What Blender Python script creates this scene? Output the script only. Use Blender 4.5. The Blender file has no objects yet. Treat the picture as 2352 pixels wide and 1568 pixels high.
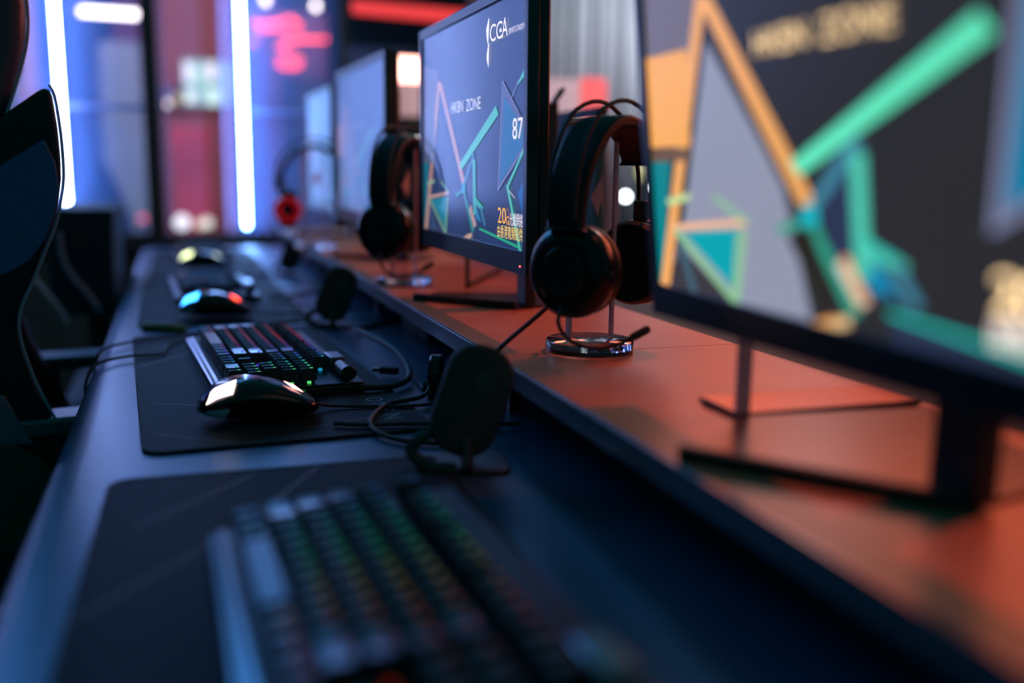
import bpy, math, random
from mathutils import Vector, Matrix
random.seed(7)
C = bpy.context.scene.collection
SC = bpy.context.scene
DZ = 0.75            # desk top height above the floor; part coordinates below are measured from the desk top
PI = math.pi

# ------------------------------------------------------------------ camera
cam_d = bpy.data.cameras.new('camera'); cam = bpy.data.objects.new('camera', cam_d); C.objects.link(cam)
cam.location = (0, 0, DZ + .29)
Rr = ((0.94529375, -0.04450875, 0.32316976), (-0.32594546, -0.16952546, 0.93006488), (0.01338948, -0.98452023, -0.17475879))
cam.rotation_euler = Matrix([[r[0], -r[1], -r[2]] for r in Rr]).to_euler()
cam_d.sensor_width = 36; cam_d.lens = 33.67; cam_d.clip_start = .02
cam_d.dof.use_dof = True; cam_d.dof.focus_distance = 1.2; cam_d.dof.aperture_fstop = 1.25
SC.camera = cam
SC.view_settings.view_transform = 'Standard'; SC.view_settings.look = 'None'
SC.view_settings.exposure = 0.0; SC.view_settings.gamma = 1; SC.view_settings.use_curve_mapping = False

# ------------------------------------------------------------------ world: dim teal ambient added to raise the blacks
w = bpy.data.worlds.new('world'); SC.world = w; w.use_nodes = True
w.node_tree.nodes['Background'].inputs[0].default_value = (0.000, .092, .105, 1)
w.node_tree.nodes['Background'].inputs[1].default_value = .95

# ------------------------------------------------------------------ area lights (unseen sources, some added as colour fill)
def area(name, loc, target, sx, sy, col, power, spread=180):
    l = bpy.data.lights.new(name, 'AREA'); l.shape = 'RECTANGLE'; l.size = sx; l.size_y = sy
    l.color = col; l.energy = power; l.spread = math.radians(spread)
    o = bpy.data.objects.new(name, l); C.objects.link(o); o.location = (loc[0], loc[1], loc[2] + DZ)
    d = Vector((target[0] - loc[0], target[1] - loc[1], target[2] - loc[2]))
    o.rotation_euler = d.to_track_quat('-Z', 'Y').to_euler()
    return o
area('red_stage_light', (1.45, 1.6, .70), (.5, 1.45, .08), 1.6, .3, (1, .18, .08), 8)
def spot(name, loc, target, col, power, size, blend=.5, rad=.05):
    l = bpy.data.lights.new(name, 'SPOT'); l.energy = power; l.color = col; l.spot_size = math.radians(size); l.spot_blend = blend; l.shadow_soft_size = rad
    o = bpy.data.objects.new(name, l); C.objects.link(o); o.location = (loc[0], loc[1], loc[2] + DZ)
    o.rotation_euler = Vector((target[0] - loc[0], target[1] - loc[1], target[2] - loc[2])).to_track_quat('-Z', 'Y').to_euler()
for yy in (.55, 1.35, 2.15):
    spot('red_spot', (1.25, yy + .1, 2.0), (.62, yy, .08), (1, .11, .045), 78, 26)
area('blue_fill_light', (-.9, 4.0, 2.0), (.1, 1.6, 0), 2.2, .5, (.08, .40, 1), 27)  # unseen fill added to turn the desk and reflections blue
area('pink_fill_light', (.4, 5.6, 2.3), (.2, 8.5, .4), 1.5, 1.0, (1, .50, .66), 75)  # unseen fill added to tint the room beyond the glass
area('white_curtain_light', (2.3, 3.1, 1.5), (1.95, 3.75, .6), .4, .4, (.75, .9, 1), 30)

# ------------------------------------------------------------------ materials
def srgb(h):
    if isinstance(h, str):
        h = h.lstrip('#'); c = [int(h[i:i+2], 16) / 255 for i in (0, 2, 4)]
    else: return h
    return tuple(x / 12.92 if x <= .04045 else ((x + .055) / 1.055) ** 2.4 for x in c)
MATS = {}
def mat(name, col, rough=.5, metal=0, emit=None, es=0, spec=.5, trans=0, noise=0, nscale=40, bump=0, coat=0, ior=1.5, alpha=1, tint=None):
    if name in MATS: return MATS[name]
    m = bpy.data.materials.new(name); m.use_nodes = True; nt = m.node_tree; b = nt.nodes['Principled BSDF']
    c = srgb(col); b.inputs['Base Color'].default_value = (*c, 1)
    b.inputs['Roughness'].default_value = rough; b.inputs['Metallic'].default_value = metal
    b.inputs['Specular IOR Level'].default_value = spec; b.inputs['IOR'].default_value = ior
    b.inputs['Transmission Weight'].default_value = trans; b.inputs['Coat Weight'].default_value = coat
    b.inputs['Coat Roughness'].default_value = .08; b.inputs['Alpha'].default_value = alpha
    if emit is not None:
        b.inputs['Emission Color'].default_value = (*srgb(emit), 1); b.inputs['Emission Strength'].default_value = es
    if noise or bump:
        tc = nt.nodes.new('ShaderNodeTexCoord'); n = nt.nodes.new('ShaderNodeTexNoise')
        n.inputs['Scale'].default_value = nscale; n.inputs['Detail'].default_value = 5
        nt.links.new(tc.outputs['Object'], n.inputs['Vector'])
        if noise:
            mx = nt.nodes.new('ShaderNodeMix'); mx.data_type = 'RGBA'
            mx.inputs['A'].default_value = (*[x * (1 - noise) for x in c], 1); mx.inputs['B'].default_value = (*[min(1, x * (1 + noise)) for x in c], 1)
            nt.links.new(n.outputs['Fac'], mx.inputs['Factor']); nt.links.new(mx.outputs['Result'], b.inputs['Base Color'])
        if bump:
            bp = nt.nodes.new('ShaderNodeBump'); bp.inputs['Strength'].default_value = bump; bp.inputs['Distance'].default_value = .001
            nt.links.new(n.outputs['Fac'], bp.inputs['Height']); nt.links.new(bp.outputs['Normal'], b.inputs['Normal'])
    if tint: b.inputs['Specular Tint'].default_value = (*tint, 1)
    MATS[name] = m; return m
def objcol_mat(name, strength):
    m = bpy.data.materials.new(name); m.use_nodes = True; nt = m.node_tree; b = nt.nodes['Principled BSDF']
    b.inputs['Base Color'].default_value = (.02, .02, .02, 1)
    oi = nt.nodes.new('ShaderNodeObjectInfo'); nt.links.new(oi.outputs['Color'], b.inputs['Emission Color'])
    b.inputs['Emission Strength'].default_value = strength; MATS[name] = m; return m

black = mat('black_plastic', (.010, .016, .018), .38, noise=.3, nscale=300)
blackm = mat('black_matte', (.010, .020, .023), .7, noise=.3, nscale=90)
rubber = mat('black_rubber', (.012, .012, .013), .6, noise=.2, nscale=200)
gloss = mat('black_gloss', (.004, .006, .008), .16, spec=.4, noise=.2, nscale=150)
bezelm = mat('bezel_plastic', (.010, .013, .022), .30, spec=.6, noise=.2, nscale=200)
desk_m = mat('desk_laminate', (.018, .060, .125), .36, spec=1.0, noise=.35, nscale=14, bump=.15, tint=(.42, .68, 1))
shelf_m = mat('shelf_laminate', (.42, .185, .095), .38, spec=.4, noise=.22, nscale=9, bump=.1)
trim_m = mat('edge_trim', (.06, .07, .10), .28, spec=.9, noise=.2, nscale=60)
mat_cloth = mat('mousepad_cloth', (.009, .015, .020), .62, spec=.14, noise=.35, nscale=500, bump=.5, tint=(.5, .7, 1))
stitch_m = mat('stitched_thread', (.012, .012, .015), .7, noise=.4, nscale=900, bump=.6)
print_red = mat('printed_red', (.09, .025, .03), .6, noise=.3, nscale=80)
print_grey = mat('printed_grey', (.16, .17, .19), .6, noise=.1)
alu = mat('brushed_aluminium', (.30, .33, .40), .28, metal=1, noise=.15, nscale=60)
alu_dk = mat('dark_aluminium', (.03, .034, .045), .4, metal=.8, noise=.2, nscale=60)
cap_side = mat('keycap_shaded_side', (.008, .010, .013), .5, spec=.4, noise=.2, nscale=200)  # darker copy for the cap flanks, their shade put into the colour
cap_m = mat('keycap_sheen_top', (.10, .105, .14), .30, metal=.65, spec=1.0, noise=.15, nscale=300)  # paler metallic copy for the cap tops, imitating the tube sheen
legend_m = objcol_mat('legend_light', 1.0)
wood_m = mat('brown_roller', (.10, .035, .02), .35, noise=.4, nscale=400)
acrylic = mat('clear_acrylic', (.95, .93, .96), .03, trans=1, ior=1.49)
acr_edge = mat('pink_lit_acrylic_edge', (.85, .55, .66), .25, trans=.2, noise=.1)  # pink light caught in the sheet edges, put into their colour
cup_m = mat('cup_plastic', (.005, .008, .010), .25, spec=.3, noise=.2, nscale=100)
leather = mat('black_leather', (.008, .012, .016), .48, spec=.3, noise=.3, nscale=60, bump=.5)
blue_lit_l = mat('blue_lit_leather', (.012, .09, .26), .45, noise=.3, nscale=60, bump=.5)  # black leather with the blue light on it put into the colour
mauve_l = mat('mauve_leather', (.3, .12, .18), .4, noise=.3, nscale=60, bump=.5)
olive_c = mat('olive_lit_cloth', (.12, .06, .045), .8, noise=.3, nscale=120)  # yellowish cloth with its lit tint put into the colour
piping_m = mat('piping_grey', (.35, .33, .42), .45, noise=.1)
red_pl = mat('red_plastic', (.65, .01, .02), .35, emit=(.6, .0, .01), es=.18, noise=.1)  # faint emission brightens the red plastic, which is no lamp
floor_m = mat('dark_floor', (.02, .021, .025), .35, noise=.4, nscale=6)
wall_m = mat('dark_wall', (.05, .045, .055), .7, noise=.3, nscale=3)

# ------------------------------------------------------------------ mesh building
class MB:
    def __init__(s): s.v = []; s.f = []; s.m = []
    def add(s, vs, fs, mi=0, M=None):
        o = len(s.v)
        for p in vs:
            q = Vector(p)
            s.v.append(M @ q if M else q)
        for f in fs: s.f.append([i + o for i in f]); s.m.append(mi)
        return s
    def box(s, x0, x1, y0, y1, z0, z1, mi=0, M=None):
        vs = [(x, y, z) for x in (x0, x1) for y in (y0, y1) for z in (z0, z1)]
        return s.add(vs, [(0, 1, 3, 2), (4, 6, 7, 5), (0, 4, 5, 1), (2, 3, 7, 6), (0, 2, 6, 4), (1, 5, 7, 3)], mi, M)
    def prism(s, pts, a0, a1, axis='z', mi=0, M=None):     # pts polygon in the plane across axis
        n = len(pts)
        def P(p, a): return {'z': (p[0], p[1], a), 'y': (p[0], a, p[1]), 'x': (a, p[0], p[1])}[axis]
        vs = [P(p, a0) for p in pts] + [P(p, a1) for p in pts]
        fs = [list(range(n))[::-1], list(range(n, 2 * n))] + [(i, (i + 1) % n, (i + 1) % n + n, i + n) for i in range(n)]
        return s.add(vs, fs, mi, M)
    def poly(s, pts, mi=0): return s.add(pts, [list(range(len(pts)))], mi)
    def tube(s, path, r, n=8, mi=0, cap=True, M=None):
        path = [Vector(p) for p in path]; rings = []; fs = []
        up = Vector((0, 0, 1)); N = None
        for i, p in enumerate(path):
            t = (path[min(i + 1, len(path) - 1)] - path[max(i - 1, 0)]).normalized()
            if N is None:
                N = t.cross(up)
                if N.length < .1: N = t.cross(Vector((1, 0, 0)))
            N = (N - t * N.dot(t)).normalized(); B = t.cross(N)
            rr = r[i] if isinstance(r, (list, tuple)) else r
            rings += [p + (N * math.cos(2 * PI * k / n) + B * math.sin(2 * PI * k / n)) * rr for k in range(n)]
        for i in range(len(path) - 1):
            for k in range(n): fs.append((i * n + k, i * n + (k + 1) % n, (i + 1) * n + (k + 1) % n, (i + 1) * n + k))
        if cap: fs += [list(range(n))[::-1], list(range(len(rings) - n, len(rings)))]
        return s.add(rings, fs, mi, M)
    def lathe(s, prof, n=40, axis='z', c=(0, 0, 0), mi=0, M=None):   # prof (r, a) along axis, closed at the ends when r is 0
        vs = []; fs = []
        for r, a in prof:
            for k in range(n):
                x, y = r * math.cos(2 * PI * k / n), r * math.sin(2 * PI * k / n)
                q = {'z': (x, y, a), 'x': (a, x, y), 'y': (y, a, x)}[axis]
                vs.append((q[0] + c[0], q[1] + c[1], q[2] + c[2]))
        for i in range(len(prof) - 1):
            for k in range(n): fs.append((i * n + k, i * n + (k + 1) % n, (i + 1) * n + (k + 1) % n, (i + 1) * n + k))
        fs += [list(range(n))[::-1], list(range(len(vs) - n, len(vs)))]
        return s.add(vs, fs, mi, M)
    def build(s, name, mats, parent=None, loc=(0, 0, 0), bevel=0, seg=2, smooth=35, sub=0):
        me = bpy.data.meshes.new(name); me.from_pydata([tuple(v) for v in s.v], [], s.f)
        for m in (mats if isinstance(mats, (list, tuple)) else [mats]): me.materials.append(m)
        me.polygons.foreach_set('material_index', s.m)
        me.polygons.foreach_set('use_smooth', [True] * len(s.f)); me.update()
        me.set_sharp_from_angle(angle=math.radians(smooth))
        return place(name, me, parent, loc, bevel, seg, sub)
def place(name, me, parent=None, loc=(0, 0, 0), bevel=0, seg=2, sub=0):
    o = bpy.data.objects.new(name, me); C.objects.link(o)
    o.location = loc if parent else (loc[0], loc[1], loc[2] + DZ)
    if parent: o.parent = parent
    if bevel:
        b = o.modifiers.new('bevel', 'BEVEL'); b.width = bevel; b.segments = seg; b.limit_method = 'ANGLE'; b.angle_limit = math.radians(40)
    if sub:
        b = o.modifiers.new('sub', 'SUBSURF'); b.levels = sub; b.render_levels = sub
    return o
def tag(o, label=None, cat=None, group=None, kind=None):
    if label: o['label'] = label
    if cat: o['category'] = cat
    if group: o['group'] = group
    if kind: o['kind'] = kind
    return o
def thing(name, label, cat, loc, rz=0, group=None, rot=None):
    o = bpy.data.objects.new(name, None); C.objects.link(o); o.empty_display_size = .02
    o.location = (loc[0], loc[1], loc[2] + DZ); o.rotation_euler = rot if rot else (0, 0, rz)
    return tag(o, label, cat, group)
def smooth_path(pts, n=8):           # Catmull-Rom
    P = [Vector(p) for p in pts]; P = [P[0] * 2 - P[1]] + P + [P[-1] * 2 - P[-2]]; out = []
    for i in range(1, len(P) - 2):
        for k in range(n):
            t = k / n; a, b, c, d = P[i - 1], P[i], P[i + 1], P[i + 2]
            out.append(.5 * ((2 * b) + (c - a) * t + (2 * a - 5 * b + 4 * c - d) * t * t + (3 * b - a - 3 * c + d) * t ** 3))
    out.append(P[-2]); return out
def rrect(x0, x1, y0, y1, r, n=6):
    out = []
    for cx, cy, a in ((x1 - r, y1 - r, 0), (x0 + r, y1 - r, 90), (x0 + r, y0 + r, 180), (x1 - r, y0 + r, 270)):
        for k in range(n + 1):
            t = math.radians(a + 90 * k / n); out.append((cx + r * math.cos(t), cy + r * math.sin(t)))
    return out
def text_obj(name, body, size, m, parent, M, sx=1, align='LEFT', extr=0, thin=0):
    cu = bpy.data.curves.new(name, 'FONT'); cu.body = body; cu.size = size; cu.align_x = align; cu.extrude = extr
    cu.offset = thin; cu.resolution_u = 4
    tmp = bpy.data.objects.new('tmp', cu); C.objects.link(tmp)
    dg = bpy.context.evaluated_depsgraph_get(); me = bpy.data.meshes.new_from_object(tmp.evaluated_get(dg))
    bpy.data.objects.remove(tmp); me.name = name
    me.transform(M @ Matrix.Diagonal((sx, 1, 1, 1))); me.materials.clear(); me.materials.append(m)
    return place(name, me, parent)
# ================================================================== the room
def struct(o): o['kind'] = 'structure'; return o
struct(MB().box(-5, 6, -3, 10, -.80, -.75).build('floor', floor_m))
struct(MB().box(-5, 6, 9.4, 9.5, -.75, 2.4).build('wall_back', mat('far_wall', (.22, .17, .24), .7, noise=.3, nscale=2)))
struct(MB().box(-4.6, -4.5, -3, 9.4, -.75, 2.4).build('wall_left', wall_m))
struct(MB().box(5.3, 5.4, -3, 9.4, -.75, 2.4).build('wall_right', wall_m))

# glazed partition across the end of the room
GY = 4.2
def pane_mat(name, tint, dens, mesh):
    m = bpy.data.materials.new(name); m.use_nodes = True; nt = m.node_tree; nt.nodes.clear()
    out = nt.nodes.new('ShaderNodeOutputMaterial'); mix = nt.nodes.new('ShaderNodeMixShader')
    tr = nt.nodes.new('ShaderNodeBsdfTransparent')
    d = nt.nodes.new('ShaderNodeBsdfDiffuse'); t = nt.nodes.new('ShaderNodeBsdfTranslucent'); ad = nt.nodes.new('ShaderNodeMixShader')
    d.inputs[0].default_value = (*tint, 1); t.inputs[0].default_value = (*tint, 1); ad.inputs[0].default_value = .5
    nt.links.new(d.outputs[0], ad.inputs[1]); nt.links.new(t.outputs[0], ad.inputs[2])
    nt.links.new(tr.outputs[0], mix.inputs[1]); nt.links.new(ad.outputs[0], mix.inputs[2]); nt.links.new(mix.outputs[0], out.inputs[0])
    if mesh:
        tc = nt.nodes.new('ShaderNodeTexCoord'); mp = nt.nodes.new('ShaderNodeMapping'); mp.inputs['Rotation'].default_value = (0, math.radians(-38), 0)
        nt.links.new(tc.outputs['Object'], mp.inputs[0]); wv = nt.nodes.new('ShaderNodeTexWave'); wv.bands_direction = 'Z'
        wv.inputs['Scale'].default_value = 24; nt.links.new(mp.outputs[0], wv.inputs['Vector'])
        mr = nt.nodes.new('ShaderNodeMapRange'); mr.inputs['To Min'].default_value = dens * .6; mr.inputs['To Max'].default_value = dens * 1.4
        nt.links.new(wv.outputs['Fac'], mr.inputs['Value']); nt.links.new(mr.outputs[0], mix.inputs[0])
    else: mix.inputs[0].default_value = dens
    MATS[name] = m; return m
film = pane_mat('meshed_film_glass', (.22, .48, .98), .42, True)
clear = pane_mat('pink_haze_glass', (.8, .55, .8), .20, False)  # pink haze of the lit pane put into its diffuse colour
frame_m = mat('partition_frame', (.01, .012, .015), .5, noise=.2)
wd = bpy.data.objects.new('window_1', None); C.objects.link(wd); wd.location = (0, GY, DZ); wd['kind'] = 'structure'
def pane(x0, x1, m, z0=.02, z1=2.1): return MB().box(x0, x1, .018, .024, z0, z1).build('pane', m, wd)
for a, b in ((-2.6, -1.42), (-1.38, -.43), (-.43, -.115)): pane(a, b, film)
pane(-.05, .235, clear); pane(.235, .665, film)
for x in (-2.63, -1.40): MB().box(x - .025, x + .025, -.03, .04, -.75, 2.15).build('post', frame_m, wd, bevel=.004)
MB().box(-.115, -.05, -.04, .05, -.75, 2.15).build('post', frame_m, wd, bevel=.004)
MB().box(.665, .70, -.03, .04, -.75, 2.15).build('post', frame_m, wd, bevel=.004)
for x in (-.045, .19): MB().box(x, x + .014, -.012, .016, .02, 2.1).build('door_edge_strip', mat('mauve_strip', (.55, .35, .6), .5, noise=.1), wd)
MB().box(-2.6, .70, -.03, .045, -.05, .02).build('bottom_rail', frame_m, wd, bevel=.004)
for x0, x1 in ((-.43, -.115), (.29, .665), (-1.38, -.43)):
    MB().box(x0, x1, .0, .017, .51, .53).build('cross_rail', mat('blue_rail', (.25, .35, .7), .4, noise=.1), wd)
MB().box(-.05, .19, .0, .017, .505, .515).build('cross_rail', frame_m, wd)
MB().box(-2.6, .70, .0, .03, -.75, -.05).build('kick_panel', mat('grey_kick_panel', (.03, .035, .035), .7, noise=.2), wd)

tube_m = mat('white_led', (.8, .8, .9), .5, emit=(.20, .44, 1.0), es=58)
tube_w = mat('white_led_left', (.8, .8, .9), .5, emit=(.33, .46, 1.0), es=52)
def led_tube(x, z0, z1, lab, m):
    t = thing('led_tube', lab, 'light tube', (x, GY - .04, z0), group='vertical light tubes on the glass partition')
    MB().lathe([(.003, .0), (.0085, .006), (.0085, z1 - z0)], 16).build('tube', m, t)
    MB().box(-.006, .006, .012, .035, .05, z1 - z0).build('mounting_rail', frame_m, t)
led_tube(-.412, .125, 1.55, 'glowing white light tube on the glass partition left of the black post', tube_w)
led_tube(.268, .045, 1.55, 'glowing blue-white light tube right of the black post, longest one in view', tube_m)

led_tube(-1.09, .125, 1.55, 'unseen added light tube on the glass partition, behind the gaming chair headrest', tube_w)  # out-of-view tube added for the middle screen's blue reflection
led_tube(-1.77, .125, 1.55, 'unseen added leftmost light tube on the glass partition', tube_w)  # second out-of-view tube, added for the same reflection

# ================================================================== desk and raised shelf
dk = thing('gaming_desk', 'long dark blue desk carrying the keyboards and mats', 'desk', (0, 0, 0))
prof = [(-.098, 0), (-.112, -.0016), (-.124, -.0052), (-.1305, -.013), (-.132, -.022), (-.129, -.032), (.66, -.032), (.66, 0)]
MB().prism(prof, -.7, 3.72, 'y').build('desktop', desk_m, dk)
MB().box(.60, .63, -.65, 3.66, -.55, -.033).build('modesty_panel', blackm, dk)
for y in (-.6, 1.0, 2.6, 3.62): MB().box(-.02, .58, y, y + .03, -.75, -.033).build('leg', black, dk, bevel=.003)
MB().box(-.06, -.04, -.65, 3.66, -.075, -.033).build('front_rail', black, dk)

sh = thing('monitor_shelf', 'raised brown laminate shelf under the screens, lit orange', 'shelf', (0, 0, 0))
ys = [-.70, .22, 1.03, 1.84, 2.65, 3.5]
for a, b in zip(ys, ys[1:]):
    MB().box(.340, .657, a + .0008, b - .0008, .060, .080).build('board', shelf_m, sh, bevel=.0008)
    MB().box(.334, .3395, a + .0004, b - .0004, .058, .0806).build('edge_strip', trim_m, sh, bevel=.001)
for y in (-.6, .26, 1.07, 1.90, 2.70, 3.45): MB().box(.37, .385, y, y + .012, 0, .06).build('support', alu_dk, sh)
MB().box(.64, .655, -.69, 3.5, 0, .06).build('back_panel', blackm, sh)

# ================================================================== desk mats
def desk_mat(y0, y1, lab, x0=-.086, x1=.268, rz=0):
    t = thing('desk_mat', lab, 'mouse mat', (x0, y0, 0), rz, 'dark cloth desk mats')
    Wd, L = x1 - x0, y1 - y0
    MB().prism(rrect(0, Wd, 0, L, .022), 0.0003, .0035).build('mat_cloth', mat_cloth, t, bevel=.0008)
    p = rrect(.0012, Wd - .0012, .0012, L - .0012, .021); p.append(p[0]); p.append(p[1])
    MB().tube([(x, y, .0026) for x, y in p], .0017, 6, cap=False).build('stitched_edge', stitch_m, t)
    lines = [((.03, L * .83), (.13, L * .98), .004), ((.0, L * .62), (.11, L * .80), .005), ((.11, L * .80), (.19, L * .99), .005),
             ((.02, L * .30), (.12, L * .22), .004), ((.015, L * .10), (.09, L * .02), .003), ((.17, L * .06), (.33, L * .12), .003)]
    for a, b, ww in lines:
        a, b = Vector(a), Vector(b); d = (b - a).normalized(); n = Vector((-d.y, d.x)) * ww / 2
        MB().poly([(*(a + n), .0037), (*(a - n), .0037), (*(b - n), .0037), (*(b + n), .0037)]).build('printed_line', print_red, t)
    for k, ch in enumerate('OMEN'):
        M = Matrix.Translation((.268, .165 - k * .030, .0038)) @ Matrix.Rotation(-PI / 2, 4, 'Z')
        me = text_obj('printed_letter', ch, .030, print_grey, t, M)
    return t
desk_mat(.14, .925, 'near blurred dark desk mat under the nearest keyboard', -.092, .223, -.026)
desk_mat(1.005, 1.735, 'dark desk mat with outlined letters under the sharp keyboard', -.046, .268, .052)
desk_mat(1.84, 2.60, 'dark desk mat under the third keyboard with the blue and red lit mouse', -.080, .235, .017)
desk_mat(2.68, 3.5, 'farthest dark desk mat under the mouse with two green lights', -.082, .23)

# ================================================================== keyboards
U = .0186
ROWS = [  # front row first: (widths, start)
    [1.25, 1.25, 1.25, 6.25, 1.25, 1.25, 1.25, 1.25, None, 1, 1, 1, None, 2, 1],
    [2.25] + [1] * 10 + [2.75, None, -1, 1, -1, None, 1, 1, 1, 1],
    [1.75] + [1] * 11 + [2.25, None, -3, None, 1, 1, 1, -1],
    [1.5] + [1] * 12 + [1.5, None, 1, 1, 1, None, 1, 1, 1, 1],
    [1] * 13 + [2, None, 1, 1, 1, None, 1, 1, 1, 1],
    [1, -1, 1, 1, 1, 1, -.5, 1, 1, 1, 1, -.5, 1, 1, 1, 1, None, 1, 1, 1]]
def keycap_mesh(w):
    key = ('cap', w)
    if key in MATS: return MATS[key]
    b = MB(); L = w * U
    bx, by, tx, ty, h0, h1 = U * .47, L / 2 - U * .03, U * .36, L / 2 - U * .24, .0042, .0180
    n = 5; vs = []; fs = []
    vs += [(-bx, -by, h0), (bx, -by, h0), (bx, by, h0), (-bx, by, h0)]
    top = []
    for i in range(n):                       # cylindrical dish on top
        t = -1 + 2 * i / (n - 1)
        for s in (-1, 1): top.append((s * tx, t * ty, h1 - (.0011 * (1 - t * t) if w < 3 else -.0012 * (1 - t * t) * 0)))
    vs += top
    for i in range(n - 1): a = 4 + 2 * i; fs.append((a, a + 1, a + 3, a + 2))
    fs += [(0, 1, 5, 4), (2, 3, 4 + 2 * (n - 1), 5 + 2 * (n - 1)), tuple([1, 2] + [5 + 2 * i for i in range(n - 1, -1, -1)]), tuple([3, 0] + [4 + 2 * i for i in range(n)]), (3, 2, 1, 0)]
    b.add(vs, fs); b.m[n - 1:] = [2] * (len(fs) - n + 1)
    b.box(-.006, .006, -.006, .006, 0, h0, 2)
    b.box(tx * .40, tx * .82, -U * .09, U * .07, h1 - .0016, h1 - .0002, 1)
    b.box(-.002, .002, -by - .0012, -by + .002, .0005, .0032, 1)
    me = bpy.data.meshes.new('keycap'); me.from_pydata([tuple(v) for v in b.v], [], b.f)
    me.materials.append(cap_m); me.materials.append(legend_m); me.materials.append(cap_side); me.polygons.foreach_set('material_index', b.m); me.update()
    MATS[key] = me; return me
def key_layout():
    out = []
    for r, ws in enumerate(ROWS):
        c = 0; blk = 0
        for w in ws:
            if w is None: blk += 1; c = (15.25, 18.5)[blk - 1]; continue
            if w > 0: out.append((r, c, w))
            c += abs(w)
    return out
KL = .440; KW = .156
def keyboard(x, y, rz, lab, colfn, joined=False, scale=1, tilt=0):
    t = thing('keyboard', lab, 'keyboard', (x, y, .0036), rz, 'backlit mechanical keyboards'); t.scale = (scale, .95, 1.1)
    if tilt:
        t.rotation_euler = (0, -math.radians(tilt), rz)
        for yy in (.06, .38): MB().box(.128, .142, yy - .012, yy + .012, -.0115, -.0002).build('tilt_foot', black, t)
    MB().prism(rrect(0, KW, 0, KL, .006, 3), 0, .009).build('case', black, t, bevel=.001)
    MB().prism(rrect(.001, KW - .001, .001, KL - .001, .005, 3), .009, .0125).build('top_plate', alu_dk, t, bevel=.0008)
    MB().prism([(-.002, .0105), (.007, .0138), (.008, .0126), (.0, .0085)], .001, KL - .001, 'y').build('front_rim', alu, t, bevel=.0006)
    jb = MB(); cols = []
    for r, c, w in key_layout():
        kx = .0125 + (r + .5) * U + (.007 if r == 5 else 0); ky = KL - .011 - (c + w / 2) * U
        u = 1 - ky / KL
        if joined:
            me = keycap_mesh(w); jb.add([(v.co.x + kx, v.co.y + ky, v.co.z + .0125) for v in me.vertices], [list(p.vertices) for p in me.polygons]); jb.m[-len(me.polygons):] = [p.material_index for p in me.polygons]
            continue
        big = w > 5
        o = bpy.data.objects.new('keycap' if not big else 'space_bar', keycap_mesh(w)); C.objects.link(o); o.parent = t; o.location = (kx, ky, .0125)
        cc = colfn(u, r); o.color = (*cc, 1)
    if joined:
        o = jb.build('keycaps', [cap_m, legend_m, cap_side], t); o['kind'] = 'stuff'; o.color = (.05, .3, .5, 1)
    # volume roller and media bar behind the number pad
    MB().lathe([(.0062, 0), (.0078, .001), (.0078, .048), (.0062, .049)], 24, 'y', (.1395, .012, .0225)).build('volume_roller', wood_m, t)
    MB().box(.1315, .1475, .078, .122, .0125, .031).build('media_bar', alu, t, bevel=.001)
    MB().lathe([(.0077, -.003), (.0088, -.002), (.0088, .001), (.0077, .002)], 24, 'y', (.1395, .0105, .0225)).build('roller_end', black, t)
    return t
def ramp(stops, u):
    for (a, ca), (b, cb) in zip(stops, stops[1:]):
        if u <= b: k = (u - a) / (b - a) if b > a else 0; return tuple(ca[i] + (cb[i] - ca[i]) * max(0, k) for i in range(3))
    return stops[-1][1]
S2 = [(0, (.3, .02, .02)), (.12, (.5, .04, .03)), (.34, (.9, .02, .04)), (.46, (.5, .03, .35)), (.6, (.10, .05, .8)), (.74, (.02, .15, .8)), (.82, (.0, .6, .45)), (1, (.15, .9, .12))]
S1 = [(0, (.02, .06, .35)), (.1, (.02, .12, .45)), (.2, (0, .35, .25)), (.32, (.0, .4, .10)), (.42, (.30, .30, .02)), (.52, (.35, .12, .01)), (.62, (.4, .02, .01)), (.72, (.08, .005, .01)), (.85, (.01, .01, .02)), (.93, (.12, .01, .12)), (1, (.02, .02, .04))]
sc_ = lambda c, k: tuple(v * k for v in c)
keyboard(.036, 1.203, .075, 'sharp backlit keyboard behind the white-lit mouse on the second mat', lambda u, r: sc_(ramp(S2, u), .9 if r > 3 else .6), False, 1.19)
keyboard(.026, .308, .03, 'nearest keyboard, blurred, with rainbow key light in the foreground', lambda u, r: sc_(ramp(S1, u), .38), False, 1.24, 5)
keyboard(-.012, 2.14, .04, 'third keyboard, small and blurred, behind the blue and red lit mouse', lambda u, r: (.05, .05, .25), False, 1.12)
keyboard(-.01, 3.10, .03, 'farthest keyboard behind the mouse with green lights', None, True, 1.1)

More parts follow.
